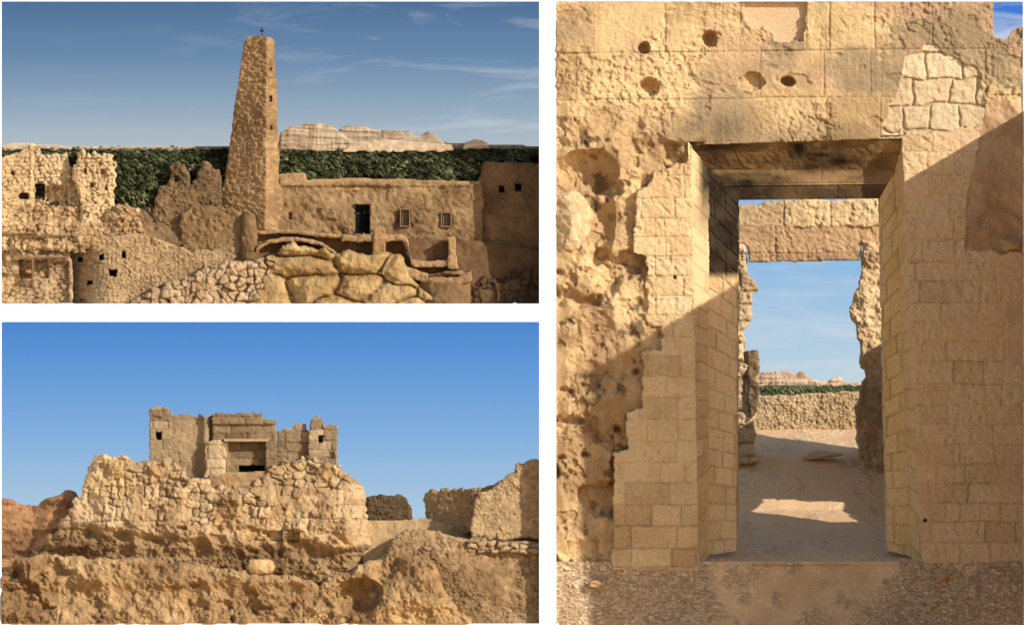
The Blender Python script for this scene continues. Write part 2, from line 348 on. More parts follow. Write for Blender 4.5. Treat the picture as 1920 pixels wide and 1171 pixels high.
box('door_frame_1',664,384,666,438,40,60,(70,54,36),M_WOOD,mosque); box('door_frame_2',693,384,695,438,40,60,(70,54,36),M_WOOD,mosque); box('door_lintel',664,382,695,384,40,61,(70,54,36),M_WOOD,mosque)
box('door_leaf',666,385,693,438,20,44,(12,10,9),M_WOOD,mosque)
relief('corner_block',[(886,360),(892,340),(903,325),(903,305),(925,303),(960,305),(1000,306),(1020,308),(1020,560),(890,560),(880,470)],s_mud(lambda X,Y:66-26*ss(930,885,X),(160,124,84),(122,94,64),8,2.2,7,7,60),P1,2,2,20,6,4,40,M_MUD,pits=[(935,348,945,361,12,(30,22,15)),(965,344,977,358,12,(30,22,15))],parent=mosque,gain=1.0)
for i,(x0,y0,x1,y1) in enumerate([(966,345,976,357),(936,349,944,360)]):
    box('small_window_head_%d'%i,x0-2,y0-2,x1+2,y0,58,68,(80,62,44),M_WOOD,mosque)
def tower(X,Y):
    t=(Y-68)/(330.)
    ex=498+(1-t)*2
    return np.where(X<ex,100-.6*(ex-X),100-1.4*(X-ex))
mina=bpy.data.objects.new('mud_brick_minaret',None); bpy.context.scene.collection.objects.link(mina)
def s_tower(X,Y):
    D,c=s_mud(tower,(190,152,104),(158,122,80),2,1.2,7,4,60)(X,Y)
    e,r1,r2=voro(X,Y,7,5,9)
    return D+2.2*(r1>.55)*ss(0,2,e)-1,c*(.8+.4*r1)[...,None]
relief('shaft',[(461,72),(470,68),(500,69),(513,72),(516,120),(520,200),(523,300),(524,345),(540,370),(545,400),(540,432),(480,432),(408,400),(410,388),(424,320),(436,230),(448,140),(457,84)],s_tower,P1,1.7,1.5,10,3,2,60,M_MUD,pits=[(505,180,509,190,8,(40,28,20)),(506,235,510,243,8,(40,28,20)),(506,128,509,134,8,(40,28,20))],parent=mina,gain=1.1)
box('finial_pole',490.2,52,492,70,78,80,(60,50,40),M_WOOD,mina)
box('finial_arm',487,57,495,59.5,78,80,(60,50,40),M_WOOD,mina)
box('finial_tip',491.9,60,496,64,78,80,(120,110,90),M_WOOD,mina)
relief('mud_retaining_wall',[(340,396),(360,390),(400,386),(440,390),(455,396),(458,412),(462,475),(430,478),(345,470),(336,440)],s_mud(lambda X,Y:88-.25*(460-X)*.6,(176,140,94),(142,110,72),3,2,8,6),P1,2,3,14,5,3,30,M_MUD)
relief('mud_pillar',[(453,402),(462,395),(478,400),(482,440),(484,490),(450,492)],s_mud(lambda X,Y:104-.03*(X-467)**2,(160,124,82),(132,102,66),5,1.8,8,4),P1,2,2.4,14,4,3,30,M_MUD)
relief('forecourt_floor',[(478,436),(560,432),(640,440),(700,444),(900,450),(1020,470),(1020,569),(470,569)],s_mud(st_lin(430,74,569,92),(150,114,76),(118,88,58),6,1.5,12,6),P1,2.6,2,14,3,4,20,M_SAND,gain=.85)
def band(name,pts,h,d,seed,cA=(210,168,116),cB=(176,138,92),par=None):
    top=list(pts); bot=[(x,y+h) for x,y in reversed(pts)]
    return relief(name,top+bot,s_mud(const(d),cA,cB,seed,1.4,8,3),P1,1.7,1.6,12,4,3,26,M_MUD,seed=seed,parent=par,gain=.92)
fc=bpy.data.objects.new('forecourt_parapet_wall',None); bpy.context.scene.collection.objects.link(fc)
band('parapet_rear',[(478,432),(520,430),(570,432),(640,440),(700,442)],8,100,3,par=fc)
band('parapet_arc',[(482,462),(500,450),(530,444),(560,444),(600,452),(630,470),(640,485)],9,110,4,par=fc)
band('parapet_right',[(640,440),(700,440),(706,424),(714,424),(722,442),(752,438),(762,444),(766,452),(772,486),(800,490),(845,486)],13,112,5,par=fc)
relief('parapet_post',[(838,444),(852,441),(856,450),(854,470),(860,505),(838,505),(842,465)],s_mud(const(118),(212,170,116),(184,144,94),5,1.2,8,2),P1,2,1.4,14,4,3,30,M_MUD,parent=fc)
relief('parapet_block',[(700,426),(712,422),(722,430),(724,480),(696,480)],s_mud(const(118),(190,148,96),(160,122,80),6,1.2,8,2),P1,2,1.4,14,4,3,30,M_MUD,parent=fc)
band('parapet_front',[(760,498),(800,512),(850,520),(885,508)],18,122,6,par=fc)
relief('round_mud_well',[(780,532),(800,516),(845,508),(868,506),(880,520),(884,574),(784,574)],s_mud(lambda X,Y:134-.012*(X-832)**2-18*ss(1.0,.8,((X-838)/34)**2+((Y-522)/9)**2),(172,134,88),(140,106,70),7,1.5,8,3),P1,1.9,2,14,7,4,30,M_MUD)
relief('dark_ruined_wall',[(884,540),(905,520),(935,524),(950,512),(985,505),(1020,498),(1020,569),(884,569)],s_rubble(const(96),16,6,(120,92,62),(90,68,46),8),P1,2,4,12,8,4,25,pits=[(905,540,930,569,15),(955,520,975,545,15)],gain=.85)
relief('mud_brick_house',[(128,462),(134,448),(160,444),(200,446),(262,438),(300,450),(330,460),(360,470),(400,466),(452,460),(470,470),(470,569),(128,569)],
  s_rubble(lambda X,Y:108-.012*(X-215)**2*(X<215)-0.10*(X-215)*(X>215),9,2.4,(206,170,122),(172,138,96),9,.8,.6,4,60,.3),P1,1.7,2.5,14,5,4,40,
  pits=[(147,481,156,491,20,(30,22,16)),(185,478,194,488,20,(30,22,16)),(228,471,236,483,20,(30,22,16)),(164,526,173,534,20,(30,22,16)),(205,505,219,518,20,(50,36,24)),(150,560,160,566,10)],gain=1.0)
relief('sandy_slope',[(-6,440),(60,446),(132,444),(136,569),(-6,569)],s_rubble(st_lin(440,88,569,96),13,5,(208,172,124),(164,128,88),2,.72,.7,12),P1,1.9,3,14,4,4,30,pits=[(36,486,90,522,24),(3,512,60,540,12),(90,490,128,569,10)])
for i,(x0,y0,x1,y1) in enumerate([(3,436,70,439),(40,441,125,444),(18,481,128,484),(60,484,64,520),(20,445,23,482)]):
    box('beam_%d'%(i+1),x0,y0,x1,y1,98,108,(120,92,62),M_WOOD,beams)
def s_fore(X,Y):
    D1,c1=s_rubble(lambda X,Y:130+.1*(Y-500),18,9,(220,186,142),(186,148,106),3,.68,.8,10,60,.55)(X,Y)
    D2,c2=s_slab(lambda X,Y:114+.12*(Y-480),86,.62,8,16,(220,184,122),(182,144,88),9,5,1.5,.2,.66,.15,14)(X,Y)
    t=ss(480,510,X+.3*(Y-500)-10+20*fbm(X,Y,30,2,9))
    return D1*(1-t)+D2*t, mixc(c1,c2,t)
relief('rubble_and_boulders',[(230,574),(262,552),(300,536),(345,518),(385,500),(430,488),(470,490),(498,478),(520,474),(530,458),(548,450),(560,462),(602,464),(618,474),(664,470),(690,476),(738,472),(752,480),(772,512),(786,540),(806,552),(818,574)],s_fore,P1,1.6,4,14,14,6,50,M_ROCK,gain=1.0)
# =============== PANEL 2
relief('ruined_mud_wall',[(684,930),(700,927),(730,929),(752,926),(764,934),(776,972),(776,990),(684,990)],s_rubble(const(26),9,3,(128,104,74),(104,84,60),4),P2,2,2.5,12,5,4,20,gain=.8)
relief('terrace_ground',[(680,976),(760,974),(800,972),(900,990),(1020,1000),(1020,1060),(680,1060)],s_mud(st_lin(970,40,1060,80),(190,155,108),(165,132,92),3,1.5,12,5),P2,2.4,2,14,2,3,20,M_SAND)
relief('ruined_mud_wall',[(796,925),(810,920),(830,916),(850,920),(864,914),(880,916),(905,912),(925,908),(940,896),(950,905),(950,1000),(880,998),(796,980)],s_rubble(lambda X,Y:74-1.2*(890-X)*(X<890)*.6,9,3,(196,160,112),(164,130,90),5,.8),P2,2,4,12,6,4,30)
relief('ruined_mud_wall',[(880,1008),(888,950),(896,925),(925,912),(945,895),(962,885),(975,866),(992,862),(1004,858),(1020,862),(1020,1012)],s_rubble(const(128),8,2.2,(206,172,124),(176,144,102),6,.85,.75,8,60,.8),P2,1.9,4,12,6,4,50)
relief('sandstone_outcrop',[(-6,935),(20,938),(45,944),(70,950),(85,935),(104,930),(124,922),(142,920),(150,935),(180,990),(200,1130),(-6,1130)],s_rock(lambda X,Y:36+.25*(Y-930)-20*ss(90,60,X),13,80,(190,140,92),(142,102,68),5,2.2,2.4),P2,1.8,4,16,8,5,30,gain=.88)
temple=bpy.data.objects.new('ruined_stone_temple',None); bpy.context.scene.collection.objects.link(temple)
TA=(192,164,124); TB=(148,124,94)
relief('left_tower',[(280,768),(290,762),(312,762),(322,772),(322,880),(280,880)],s_mason(lambda X,Y:84+0*X,17,34,2,TA,TB,4,.7,3,.2,.8,1.8),P2,1.7,2,10,3,2,50,M_ASH,pits=[(293,809,303,823,18,(60,44,30)),(286,780,300,784,4)],parent=temple)
relief('left_wall',[(320,780),(345,776),(368,778),(374,772),(382,780),(400,776),(402,895),(320,895)],s_mason(lambda X,Y:66+12*ss(372,385,X)*ss(398,388,X),34,48,2.0,TB,(176,148,110),5,.75,4,.2,.8,2,1.2,.7),P2,1.7,2.5,10,3,2,50,M_ASH,parent=temple)
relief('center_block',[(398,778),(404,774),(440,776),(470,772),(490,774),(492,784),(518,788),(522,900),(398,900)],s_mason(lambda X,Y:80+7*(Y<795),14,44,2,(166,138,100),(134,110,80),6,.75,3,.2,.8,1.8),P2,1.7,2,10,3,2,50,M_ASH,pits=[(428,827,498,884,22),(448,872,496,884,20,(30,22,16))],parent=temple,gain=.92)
box('door_lintel',420,822,504,827,70,86,(180,148,108),M_ASH,temple)
relief('column_stub',[(384,832),(396,826),(412,826),(424,838),(424,893),(382,893)],s_mason(lambda X,Y:90-.006*(X-404)**2,24,40,3,(216,186,142),TA,7,.75,3),P2,1.8,3,10,4,3,40,M_ASH,parent=temple)
relief('right_wall',[(520,808),(535,804),(548,806),(549,792),(560,790),(572,794),(574,806),(584,806),(584,890),(520,890)],s_mason(lambda X,Y:74+0*X,18,34,2.6,TA,TB,8,.75,4,.25,1,2),P2,1.7,3,10,3,2,50,M_ASH,parent=temple)
relief('right_tower',[(578,800),(582,786),(590,780),(602,782),(608,796),(632,798),(634,880),(578,880)],s_mason(lambda X,Y:90+0*X,17,30,2.6,TA,TB,9,.75,4,.25,1,2),P2,1.7,2.5,10,3,2,50,M_ASH,pits=[(597,815,606,828,14,(70,52,36)),(618,846,626,858,8)],parent=temple)
def s_pod(X,Y):
    base=lambda X,Y:96+22*ss(870,1000,Y)-.0003*(X-430)**2+8*ss(560,620,X)-30*ss(650,700,X)+14*ridge(X,Y*1.3,130,2,7)+8*fbm(X,Y,30,4,12)
    D1,c1=s_mason(base,18,30,5,(224,190,140),(180,144,100),3,.74,10,.55,5,3,3,.85)(X,Y)
    D2,c2=s_rubble(base,20,6,(220,186,136),(176,140,96),4,.76,.7,12,60,.8)(X,Y)
    D3,c3=s_rock(lambda X,Y:base(X,Y)-4,16,70,(184,148,102),(138,106,70),6,3,1.6)(X,Y)
    t=ss(.0,.15,fbm(X,Y,90,3,5)); D=D1*(1-t)+D2*t; c=mixc(c1,c2,t)
    dirt=ss(.0,.25,fbm(X,Y,60,4,13)); D=D*(1-dirt)+(D3+3)*dirt; c=mixc(c,c3*1.25,dirt)
    k=ss(1000,1024,Y+34*fbm(X,Y,70,3,8)+.22*np.clip(300-X,0,300)-.02*np.clip(X-400,0,300))
    D=D*(1-k)+(D3-14-.25*np.clip(Y-1015,0,80))*k; c=mixc(c,c3*.9,k)
    g=ss(.1,.35,fbm(X,Y,60,2,11))*ss(960,880,Y)
    return D,mixc(c,C((210,168,100)),g*.5)
relief('rubble_stone_podium',[(60,1040),(78,1018),(100,996),(124,965),(148,925),(152,904),(166,880),(178,856),(196,852),(214,856),(240,852),(252,866),(282,864),(330,866),(346,876),(350,892),(392,898),(396,912),(470,910),(500,884),(512,870),(560,862),(590,850),(606,866),(640,870),(644,884),(666,894),(683,908),(686,960),(692,1010),(710,1130),(50,1130)],s_pod,P2,1.5,5,12,10,5,60,M_ROCK,pits=[(500,994,530,1014,14),(538,992,560,1016,14),(330,985,350,992,10),(470,930,486,936,8)])
relief('low_masonry_wall',[(392,886),(430,884),(500,884),(505,925),(390,925)],s_mud(const(90),(190,152,106),(172,134,92),3,1.2,8,3),P2,2,1.5,14,4,4,30,M_MUD)
relief('boulder',[(462,1060),(466,1052),(480,1047),(500,1046),(514,1052),(517,1064),(510,1074),(495,1077),(470,1075)],s_rock(lambda X,Y:172-.012*((X-490)**2)-.03*(Y-1062)**2,4,30,(226,188,134),(200,162,110),5,1.2),P2,1.6,1.5,12,6,4,30,gain=1.1)
relief('stone_topped_wall',[(690,1062),(720,1040),(736,1012),(744,1000),(765,992),(800,991),(822,996),(850,1004),(900,1008),(1020,1016),(1020,1180),(690,1180)],s_rubble(lambda X,Y:130+.06*(Y-1000),11,2.6,(194,158,112),(154,122,82),7,.86,.7,16,60,.85),P2,1.8,3,12,8,4,50,gain=.95)
relief('coping_stones',[(876,1010),(920,1012),(1020,1016),(1020,1038),(876,1034)],s_rubble(const(143),20,6,(214,182,138),(180,146,106),3,.5,.5,3,60,.1),P2,1.8,2.5,12,5,3,16)
def s_mound(b,seed,cA=(208,170,116),cB=(150,114,74),sc=130):
    def f(X,Y):
        D,c=s_rock(b,0,sc,cA,cB,seed,2.6,1.2)(X,Y)
        wx=X+30*fbm(X,Y,60,3,seed+2); wy=Y+26*fbm(X,Y,60,3,seed+3)
        D=D+26*ridge(wx,wy*1.1,sc,3,seed+4)+9*fbm(X,Y,34,4,seed+1,.55)
        e,r1,r2,lx,ly=voro(wx,wy,30,20,seed+2,True)
        m=(r1>.62)*ss(-.15,.1,fbm(X,Y,80,3,seed+3))
        D=D+m*(5*ss(0,4,e)+8*((r1-.5)*lx+(r2-.5)*ly))
        hol=ss(.28,.45,fbm(X,Y*1.3,50,4,seed+9)); D=D-12*hol
        return D,c*(.92+.25*r2*m)[...,None]
    return f
relief('eroded_mound',[(-6,1072),(10,1060),(40,1048),(70,1040),(120,1038),(200,1046),(260,1042),(330,1052),(400,1060),(480,1072),(540,1078),(590,1090),(640,1130),(650,1180),(-6,1180)],s_mound(lambda X,Y:152-14*ss(1085,1110,Y)+.12*(Y-1060),3),P2,1.6,5,22,16,7,80)
relief('eroded_mound',[(560,1180),(580,1140),(600,1098),(622,1076),(660,1064),(700,1052),(724,1046),(760,1040),(790,1042),(818,1058),(832,1100),(860,1140),(900,1180)],s_mound(lambda X,Y:160-48*np.clip(1-((X-668+.3*(Y-1115))/50)**2-((Y-1118)/36)**2,0,1)**.5,5,(210,170,114),(158,120,76),100),P2,1.6,5,22,16,7,80)
# =============== PANEL 3
DW=160
pier=[(1297,305),(1262,308),(1250,318),(1228,322),(1214,350),(1190,362),(1188,470),(1212,478),(1212,532),(1216,610),(1240,612),(1240,655),(1205,658),(1203,765),(1175,772),(1175,842),(1150,848),(1146,1080),(1330,1080),(1320,305)]
rep=[(1650,258),(1655,225),(1672,200),(1688,150),(1700,110),(1740,82),(1765,98),(1800,112),(1842,140),(1850,190),(1838,232),(1790,248),(1700,262)]
rpier=[(1670,258),(1760,245),(1842,236),(1830,300),(1812,360),(1812,470),(1930,475),(1930,1090),(1690,1090)]
def softin(X,Y,poly,am=5,sc=16,seed=3):
    return inpoly(X+am*fbm(X,Y,sc,3,seed)*2,Y+am*fbm(X,Y,sc,3,seed+3)*2,poly)
def s_wall(X,Y):
    n=fbm
    vj=[(3,96,[1120,1248,1388,1512,1555,1640,1748,1862]),(96,184,[1080,1200,1425,1545,1632,1700,1848]),(184,272,[1240,1550,1650,1850]),(272,420,[1130,1298,1760,1860])]
    e=np.full(X.shape,99.); tone=np.zeros(X.shape); k=0
    Xw=X+1.5*n(X,Y,30,2,2); Yw=Y+1.5*n(X,Y,60,2,4)+.012*(X-1400)
    for (a,b,js) in vj:
        row=(Yw>=a)&(Yw<b); ee=np.minimum(np.abs(Yw-a)+ (99 if a==3 else 0),np.abs(Yw-b))
        js2=[-999]+js+[9999]
        for i in range(len(js2)-1):
            ins=row&(Xw>=js2[i])&(Xw<js2[i+1])
            ed=np.minimum(ee,np.minimum(Xw-js2[i],js2[i+1]-Xw))
            e=np.where(ins,ed,e); tone=np.where(ins,TAB[3][k,7],tone); k+=1
    fade=.4+.6*ss(-.2,.2,n(X,Y,120,3,8))
    e=e+1.5*n(X,Y,7,2,3)
    m=1-(1-ss(.0,2.6,e))*fade
    pz=ss(-.25,.15,n(X,Y,110,3,4))
    pock=n(X,Y,8,3,12,.6)
    er=ss(.15,.35,n(X,Y*1.7,46,4,8))
    D=DW+2.6*(m-1)+2*(tone-.5)+4*n(X,Y,90,3,3)+(1.4+2.0*pz)*n(X,Y,7,3,6,.65)-2.8*pz*ss(.1,.33,pock)-3.5*er
    c=mixc(C((226,190,134)),C((186,152,104)),np.clip(.7*tone+.15+1.2*n(X,Y,90,5,2),0,1))
    c=c*(1-.22*pz*ss(.12,.35,pock))[...,None]
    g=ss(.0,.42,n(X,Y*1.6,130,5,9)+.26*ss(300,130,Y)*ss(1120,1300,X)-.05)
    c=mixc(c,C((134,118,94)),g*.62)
    pk=ss(.1,.4,n(X,Y,90,3,13))*ss(300,230,Y); c=mixc(c,C((200,156,122)),pk*.5)
    c=c*(.66+.34*m)[...,None]*(1-.1*er)[...,None]
    dl=np.sin((X*.5+Y*.9+20*n(X,Y,50,3,4))/4.2); zone=ss(.0,.2,n(X,Y,120,2,14)); D+=.5*dl*zone
    stv=ss(.12,.4,n(X*1.0,Y*.05,9,3,5))*ss(.0,.25,n(X,Y,150,2,3)); c=c*(1-.18*stv)[...,None]
    rz=ss(-14,14,(1205-.12*(Y-200)-X)+60*n(X,Y,70,4,5))*ss(175,215,Y+30*n(X,Y,60,2,8))
    rz=np.maximum(rz,ss(-10,10,(Y-268)+30*n(X,Y,60,3,6))*ss(1330,1300,X))
    w1=X+40*n(X,Y,60,3,2); w2=Y+40*n(X,Y,60,3,4)
    ro=DW-8+20*ridge(w1,w2*.8,110,5,3)+6*n(X,Y,18,4,9,.6)
    ho=ss(.2,.38,n(X,Y,65,4,15)); ro=ro-24*ho
    hs=ss(.22,.38,n(X,Y,20,3,11)); ro=ro-6*hs
    cav=np.clip(1-((X-1100)/62)**2-((Y-322)/42+.2*n(X,Y,20,2,3))**2,0,1)**.5
    cav2=np.clip(1-((X-1128)/26)**2-((Y-410)/80)**2,0,1)**.5
    ro=ro-56*cav-28*cav2
    ro=np.minimum(ro,DW-1+20*ss(1046,1100,X))
    rc=mixc(C((222,186,130)),C((172,136,92)),np.clip(.5+1.3*n(X,Y,70,6,7),0,1))*(1-.2*hs)[...,None]
    bl=ss(.05,.35,n(X,Y,26,4,10)+.45*np.exp(-((X-1135)/34)**2-((Y-720)/42)**2)+.4*np.exp(-((X-1160)/30)**2-((Y-655)/22)**2)-.25); rc=mixc(rc,C((72,60,48)),bl*.75)
    D=D*(1-rz)+ro*rz; c=mixc(c,rc,rz)
    im=softin(X,Y,pier,3,14,3)
    Dm,cm=s_mason(const(DW+3),39,62,3.2,(240,206,152),(212,174,122),4,.72,2,.12,1.1,2.6,1.6,.45)(X,Y)
    cm=mixc(cm,C((200,156,104)),ss(.1,.4,n(X,Y,70,4,6))*.35)
    D=np.where(im,Dm,D); c=np.where(im[...,None],cm,c)
    ir=softin(X,Y,rep,5,20,6)
    e3,r3,r4=masonry(X,Y,40,66,11,.3,5); mm=ss(.3,4,e3+1.5*n(X,Y,8,2,3))
    Dr=DW-11+6*mm+3*(r3-.5)+3*n(X,Y,9,3,3); cr=mixc(C((224,198,156)),C((198,166,122)),r4)*(.8+.2*mm)[...,None]
    D=np.where(ir,Dr,D); c=np.where(ir[...,None],cr,c)
    ip=softin(X,Y,rpier,4,18,9)
    Dp,cp=s_mason(const(DW+1),39,76,3.0,(240,204,154),(216,178,128),7,.76,2,.14,1.5,2.6,1.6,.5)(X,Y)
    pl=ss(.05,.35,n(X,Y,90,3,3)+.0006*(X-1750))
    cp=mixc(cp,C((222,178,130)),pl*.65); Dp=Dp*(1-pl*.6)+(DW+1.5+3*n(X,Y,12,3,5))*pl*.6
    D=np.where(ip,Dp,D); c=np.where(ip[...,None],cp,c)
    iq=(X>1800+40*n(X,Y,40,3,2))&(Y>180+30*n(X,Y,40,3,4))&(Y<470+44*n(X,Y,36,4,9))&~ip&~ir
    D=np.where(iq,DW-1+8*n(X,Y,26,4,3),D); c=np.where(iq[...,None],mixc(C((216,176,130)),C((184,146,104)),np.clip(.5+n(X,Y,50,4,6),0,1)),c)
    nt=softin(X,Y,[(1392,-20),(1400,40),(1440,52),(1456,78),(1508,76),(1512,-20)],3,14,5)
    D=np.where(nt,DW-16,D); c=np.where(nt[...,None],C((214,178,138)),c)
    for (hx,hy,ra,rb) in [(1207,90,11,12),(1331,73,17,16),(1218,162,18,18),(1408,153,26,18),(1477,152,14,10),(1735,975,3,3),(1265,520,3,3)]:
        q=((X-hx)/ra)**2+((Y-hy)/rb)**2+.6*n(X,Y,12,3,3)
        dp=34 if ra!=26 else 16
        D=D-np.where(q<1,dp*np.sqrt(np.clip(1-q,0,1))+4,0)
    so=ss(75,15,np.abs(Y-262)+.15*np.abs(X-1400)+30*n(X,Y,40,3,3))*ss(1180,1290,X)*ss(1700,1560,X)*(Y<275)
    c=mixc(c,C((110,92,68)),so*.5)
    return D,c
wall=bpy.data.objects.new('stone_temple_gateway',None); bpy.context.scene.collection.objects.link(wall)
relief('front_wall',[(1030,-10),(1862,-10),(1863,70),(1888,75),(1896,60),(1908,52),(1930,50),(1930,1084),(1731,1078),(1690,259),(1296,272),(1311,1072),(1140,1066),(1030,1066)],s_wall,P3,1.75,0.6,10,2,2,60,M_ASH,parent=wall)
relief('wall_boulder',[(1043,372),(1062,358),(1085,358),(1106,380),(1115,405),(1106,440),(1085,468),(1050,476),(1043,470)],s_rock(lambda X,Y:np.minimum(176-.012*(X-1072)**2-.004*(Y-417)**2,159+.6*(X-1043)),4,50,(226,194,142),(196,162,112),4,1.5),P3,1.7,2,20,8,6,45,M_ROCK,parent=wall)
def st_blocks(cA,cB,rh,bw,seed,soot=None,amp=2.6,nz=.25):
    cA=C(cA);cB=C(cB)
    def f(U,V,P):
        e,r1,r2=masonry(U+seed*31,V+seed*17,rh,bw,seed,.12,1); m=ss(.2,2.4,e+.8*fbm(U,V,7,2,3))
        D=amp*(m-1)+amp*.5*(r1-.5)+1.6*fbm(U,V,9,3,seed)
        c=mixc(cA,cB,np.clip(r2+.6*fbm(U,V,50,3,seed+1),0,1))*(.72+.28*m)[...,None]
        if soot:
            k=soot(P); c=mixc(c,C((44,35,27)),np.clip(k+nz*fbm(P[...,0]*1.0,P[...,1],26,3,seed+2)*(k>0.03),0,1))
        return D,c
    return f
LA=(242,206,152); LB=(218,180,126)
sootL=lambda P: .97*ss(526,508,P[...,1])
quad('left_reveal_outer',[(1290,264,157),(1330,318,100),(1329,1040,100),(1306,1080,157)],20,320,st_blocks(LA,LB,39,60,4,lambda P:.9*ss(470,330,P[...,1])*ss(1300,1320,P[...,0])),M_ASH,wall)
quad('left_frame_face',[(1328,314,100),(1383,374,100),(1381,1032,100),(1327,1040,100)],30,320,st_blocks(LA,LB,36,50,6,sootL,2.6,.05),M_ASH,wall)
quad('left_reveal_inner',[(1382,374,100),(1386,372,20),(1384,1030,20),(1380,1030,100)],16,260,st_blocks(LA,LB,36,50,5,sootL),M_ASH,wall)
quad('right_reveal_outer',[(1679,314,100),(1696,252,157),(1738,1085,157),(1704,1040,100)],20,320,st_blocks((240,208,150),LB,39,60,8),M_ASH,wall)
quad('right_frame_face',[(1650,370,100.5),(1682,314,100.5),(1708,1042,100.5),(1665,1032,100.5)],24,320,st_blocks((242,206,140),(222,182,118),38,60,9),M_ASH,wall)
quad('right_reveal_inner',[(1646,370,20),(1651,370,100),(1666,1032,100),(1661,1030,20)],16,260,st_blocks(LA,LB,38,50,3),M_ASH,wall)
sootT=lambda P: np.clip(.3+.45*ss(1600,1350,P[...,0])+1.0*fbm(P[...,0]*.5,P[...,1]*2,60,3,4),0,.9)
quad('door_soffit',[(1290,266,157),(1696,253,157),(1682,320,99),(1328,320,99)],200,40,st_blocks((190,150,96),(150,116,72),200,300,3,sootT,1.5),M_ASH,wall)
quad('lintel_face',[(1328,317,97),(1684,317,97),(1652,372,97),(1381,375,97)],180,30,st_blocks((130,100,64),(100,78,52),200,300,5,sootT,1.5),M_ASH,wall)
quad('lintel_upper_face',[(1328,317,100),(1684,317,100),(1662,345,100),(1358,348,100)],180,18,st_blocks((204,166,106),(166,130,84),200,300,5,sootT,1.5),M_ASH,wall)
def pebb(X,Y,sz,seed):
    e,r1,r2=voro(X+2*fbm(X,Y,6,2,3),Y,sz,sz*.6,seed)
    return (r1>.45)*ss(0,sz*.25,e)*(r1-.35),r2
GA=(236,196,148); GB=(212,172,126)
def s_floor(U,V,P):
    X=P[...,0];Y=P[...,1]
    side=np.clip(ss(110,230,np.abs(X-1530+.6*(Y-1060)+110*fbm(X,Y,90,4,3)))*ss(1035,1055,Y+24*fbm(X,Y,40,3,4)),0,1)
    side=np.clip(side+.75*ss(-.05,.3,fbm(X,Y,30,4,8)),0,1)
    p1,r2=pebb(X,Y,6,3); p2,r3=pebb(X,Y,11,6); big=(p2>.35)
    D=5*fbm(X,Y,50,4,5)+1.6*fbm(X,Y,7,3,6)+side*(4*p1+5*p2*big)
    D=D*ss(1040,1070,X)
    c=mixc(C(GA),C(GB),np.clip(.5+1.4*fbm(X,Y*1.5,60,5,7),0,1))
    cg=mixc(C((186,154,118)),C((240,210,170)),np.where(big,r3,r2))*(.6+.4*np.clip(3*p1+3*p2*big,0,1))[...,None]
    return D,mixc(c,cg,side*.9)
quad('gravel_ground',[(1043,1052,159),(1918,1052,163),(1918,1172,184),(1043,1172,159.5)],560,110,s_floor,M_SAND)
kn_y=[1058,957,862,800]; kn_d=[164,-460,-640,-1010]
def floor_depth(y): return np.interp(y,kn_y[::-1],kn_d[::-1])
def passage():
    s=np.linspace(164,-1010,660); ys=np.interp(s,kn_d[::-1],kn_y[::-1]); xs=np.linspace(1290,1760,260)
    X,Sd=np.meshgrid(xs,s); Yb=np.repeat(ys[:,None],len(xs),1)
    V=-Sd
    p1,r2=pebb(X,V*.4,8,3); gate=np.clip(ss(-.1,.25,fbm(X,V*.5,50,3,9)+.25*ss(60,150,np.abs(X-1520)))+.6*ss(-60,120,Sd),0,1)
    D=8*fbm(X,V*.6,80,4,5)+1.5*fbm(X,V*.5,14,3,6)+4.5*p1*gate
    c=mixc(C((250,204,150)),C((228,182,132)),np.clip(.5+1.5*fbm(X,V*.4,50,5,7),0,1))
    c=mixc(c,mixc(C((200,162,120)),C((250,216,172)),r2),.75*gate*(p1>.02))
    c=c*(1-.25*(gate*(p1<.02)*ss(-.1,.2,fbm(X,V*.5,20,2,4))))[...,None]
    P=np.stack([X,Yb-D*.5,Sd],-1)
    return gridmesh('sandy_passage_floor',P,c,M_SAND)
passage()
d2=bpy.data.objects.new('inner_stone_doorway',None); bpy.context.scene.collection.objects.link(d2)
PX=(1360,360,1720,900)
relief('lintel_upper_course',[(1372,386),(1420,383),(1452,376),(1500,372),(1560,374),(1612,370),(1662,374),(1662,424),(1372,428)],s_mason(const(-596),70,140,3,(218,184,134),(188,154,110),5,.65,4,.2,1.5,2.5,2,.2),PX,1.7,2.5,14,5,3,60,M_ASH,parent=d2)
relief('lintel',[(1376,420),(1670,420),(1670,456),(1616,458),(1614,488),(1404,492),(1400,462),(1376,455)],s_mason(const(-600),90,190,2.5,(190,152,110),(164,130,92),6,.7,4,.2,1.5,2.5,2,.2),PX,1.7,1.5,14,5,3,70,M_ASH,parent=d2)
relief('left_jamb',[(1376,455),(1398,455),(1400,480),(1402,520),(1420,530),(1422,545),(1410,552),(1410,590),(1402,612),(1394,620),(1400,660),(1418,700),(1422,760),(1414,800),(1418,866),(1376,872)],s_mason(const(-602),34,44,6,(228,198,150),(190,158,116),7,.6,8,.3,3,4,3,.2),PX,1.7,3,10,8,4,90,M_ASH,parent=d2)
relief('left_jamb_block',[(1400,656),(1422,656),(1424,700),(1414,706),(1424,720),(1420,770),(1404,790),(1400,700)],s_rock(const(-590),4,30,(110,88,64),(140,112,80),4,2),PX,1.7,2,10,6,3,50,M_ASH,parent=d2)
relief('right_jamb',[(1672,448),(1618,450),(1614,520),(1600,560),(1591,595),(1602,612),(1612,640),(1612,690),(1622,705),(1610,735),(1604,760),(1606,840),(1618,862),(1640,884),(1672,890)],s_rock(const(-600),10,60,(216,182,134),(176,142,100),5,3),PX,1.7,4,14,8,4,110,M_ASH,parent=d2)
AZ=math.radians(50); TE=.6*math.sin(AZ); EL=math.atan(TE)
kx=math.tan(AZ); ky=TE/math.cos(AZ)
xw=1722
patch=[]
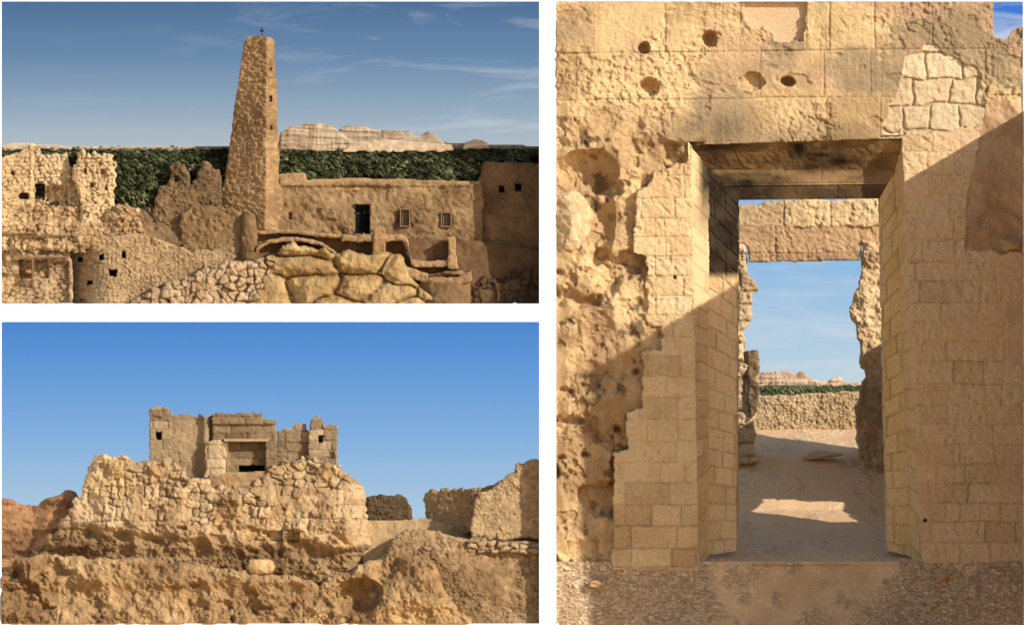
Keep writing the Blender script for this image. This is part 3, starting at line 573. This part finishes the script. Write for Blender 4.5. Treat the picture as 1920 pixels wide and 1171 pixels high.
for (x,y) in [(1432,936),(1500,938),(1580,942),(1602,978),(1500,979),(1405,973)]:
    d=float(floor_depth(y)); dx=xw-x; patch.append((d+dx/kx,y-dx*ky/kx))
def sunpatch_wall():  # unseen wall added to shade the floor; hole shaped to throw a sun patch
    x0d,x1d=95,-680; ny=110; nd=210
    ds=np.linspace(x1d,x0d,nd+1); ys=np.linspace(600,1090,ny+1)
    A,B=np.meshgrid(ds,ys); ca=(A[:-1,:-1]+A[1:,1:])/2; cb=(B[:-1,:-1]+B[1:,1:])/2
    m=~inpoly(ca+8*fbm(ca,cb,20,2,3),cb+5*fbm(ca,cb,14,2,5),patch)
    idx=np.arange(A.size).reshape(A.shape); j,i=np.nonzero(m)
    F=np.stack([idx[j,i],idx[j+1,i],idx[j+1,i+1],idx[j,i+1]],1)
    e,r1,r2=masonry(A,B,40,70,3,.2,1)
    co=np.stack([(xw+3*ss(0,3,e)-960)/S,-A/S,(585.5-B)/S],-1).reshape(-1,3)
    c=mixc(C(LA),C(LB),r2)
    build('unseen_sunpatch_wall',co,F,c.reshape(-1,3),M_ASH)
sunpatch_wall()
relief('rubble_boundary_wall',[(1380,742),(1430,740),(1500,739),(1560,735),(1605,733),(1680,736),(1680,812),(1380,812)],s_rubble(const(-990),8,3,(214,184,138),(186,154,110),5,.75,.7,5,60,.2),PX,1.7,2,10,5,3,30,gain=.9)
relief('grove_ground',[(1360,722),(1720,722),(1720,750),(1360,750)],s_mud(const(-1100),(80,94,70),(100,108,78),3),PX,3,1,10,0,2,10)
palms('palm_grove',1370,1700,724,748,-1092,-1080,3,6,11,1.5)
relief('desert_hill',[(1380,724),(1400,700),(1425,697),(1480,694),(1492,702),(1500,696),(1508,697),(1518,708),(1535,713),(1552,714),(1562,708),(1575,707),(1588,716),(1620,716),(1700,716),(1700,728),(1380,728)],strata(const(-1150),[(180,144,116),(226,194,160)],2,7,3,1.0),PX,1.6,1,12,4,3,10,M_SAND,gain=.95)
quad('court_side_wall',[(1940,196,160),(1940,196,862),(1940,1180,862),(1940,1180,160)],200,200,lambda U,V,P:s_mason(const(0),39,76,3,(216,178,126),(190,152,102),7)(U,V),M_ASH)
def stone(name,x,y,r,d,seed,col=(196,160,116)):
    import bmesh
    bm=bmesh.new(); bmesh.ops.create_icosphere(bm,subdivisions=3,radius=1)
    for v in bm.verts:
        k=1+.25*math.sin(3*v.co.x+seed)*math.cos(4*v.co.z+seed)+.12*math.sin(9*v.co.y+seed*2)
        v.co=v.co*k
    me=bpy.data.meshes.new(name); bm.to_mesh(me); bm.free()
    a=me.color_attributes.new('Col','FLOAT_COLOR','POINT')
    for q in a.data: q.color=(*C(col),1)
    me.materials.append(M_ROCK); o=bpy.data.objects.new(name,me); o.location=W(x,y,d); o.scale=(r[0]/S,r[0]/S*.6,r[1]/S)
    bpy.context.scene.collection.objects.link(o)
for i,(x,y,rx,ry) in enumerate([(1766,1080,12,12),(1120,1094,16,6),(1896,458,20,12)]): stone('loose_stone',x,y,(rx,ry),172 if i<2 else 162,i+2,(214,176,128))
stone('loose_stone',1545,852,(30,7),-640,9,(232,198,156)); stone('loose_stone',1520,858,(16,4),-640,4,(232,198,156))
me=bpy.data.meshes.new('ground'); z=-6.4
me.from_pydata([(-400,-600,z),(400,-600,z),(400,600,z),(-400,600,z)],[],[(0,1,2,3)])
o=bpy.data.objects.new('ground',me); bpy.context.scene.collection.objects.link(o); me.materials.append(plain('sand_ground',(222,180,126)))
# ---------------- light
wd=bpy.data.worlds.new('World'); bpy.context.scene.world=wd; wd.use_nodes=True; nt=wd.node_tree
st=nt.nodes.new('ShaderNodeTexSky'); st.sky_type='NISHITA'; st.sun_disc=False; st.sun_elevation=EL
sx,sy,sz=math.sin(AZ)*math.cos(EL),-math.cos(AZ)*math.cos(EL),math.sin(EL)
st.sun_rotation=math.atan2(sx,sy)
nt.links.new(st.outputs[0],nt.nodes['Background'].inputs[0]); nt.nodes['Background'].inputs[1].default_value=0.15
from mathutils import Vector
L=bpy.data.lights.new('sun','SUN'); L.energy=5.0; L.angle=math.radians(.5); L.color=(1,.94,.84)
lo=bpy.data.objects.new('sun',L); bpy.context.scene.collection.objects.link(lo)
lo.rotation_euler=Vector((-sx,-sy,-sz)).to_track_quat('-Z','Y').to_euler()
cam=bpy.data.cameras.new('camera'); cam.type='ORTHO'; cam.ortho_scale=19.2; cam.clip_end=2000
co=bpy.data.objects.new('camera',cam); bpy.context.scene.collection.objects.link(co); co.location=(0,-40,0); co.rotation_euler=(math.pi/2,0,0)
bpy.context.scene.camera=co
sc=bpy.context.scene; sc.view_settings.view_transform='Standard'; sc.view_settings.look='None'; sc.view_settings.exposure=0
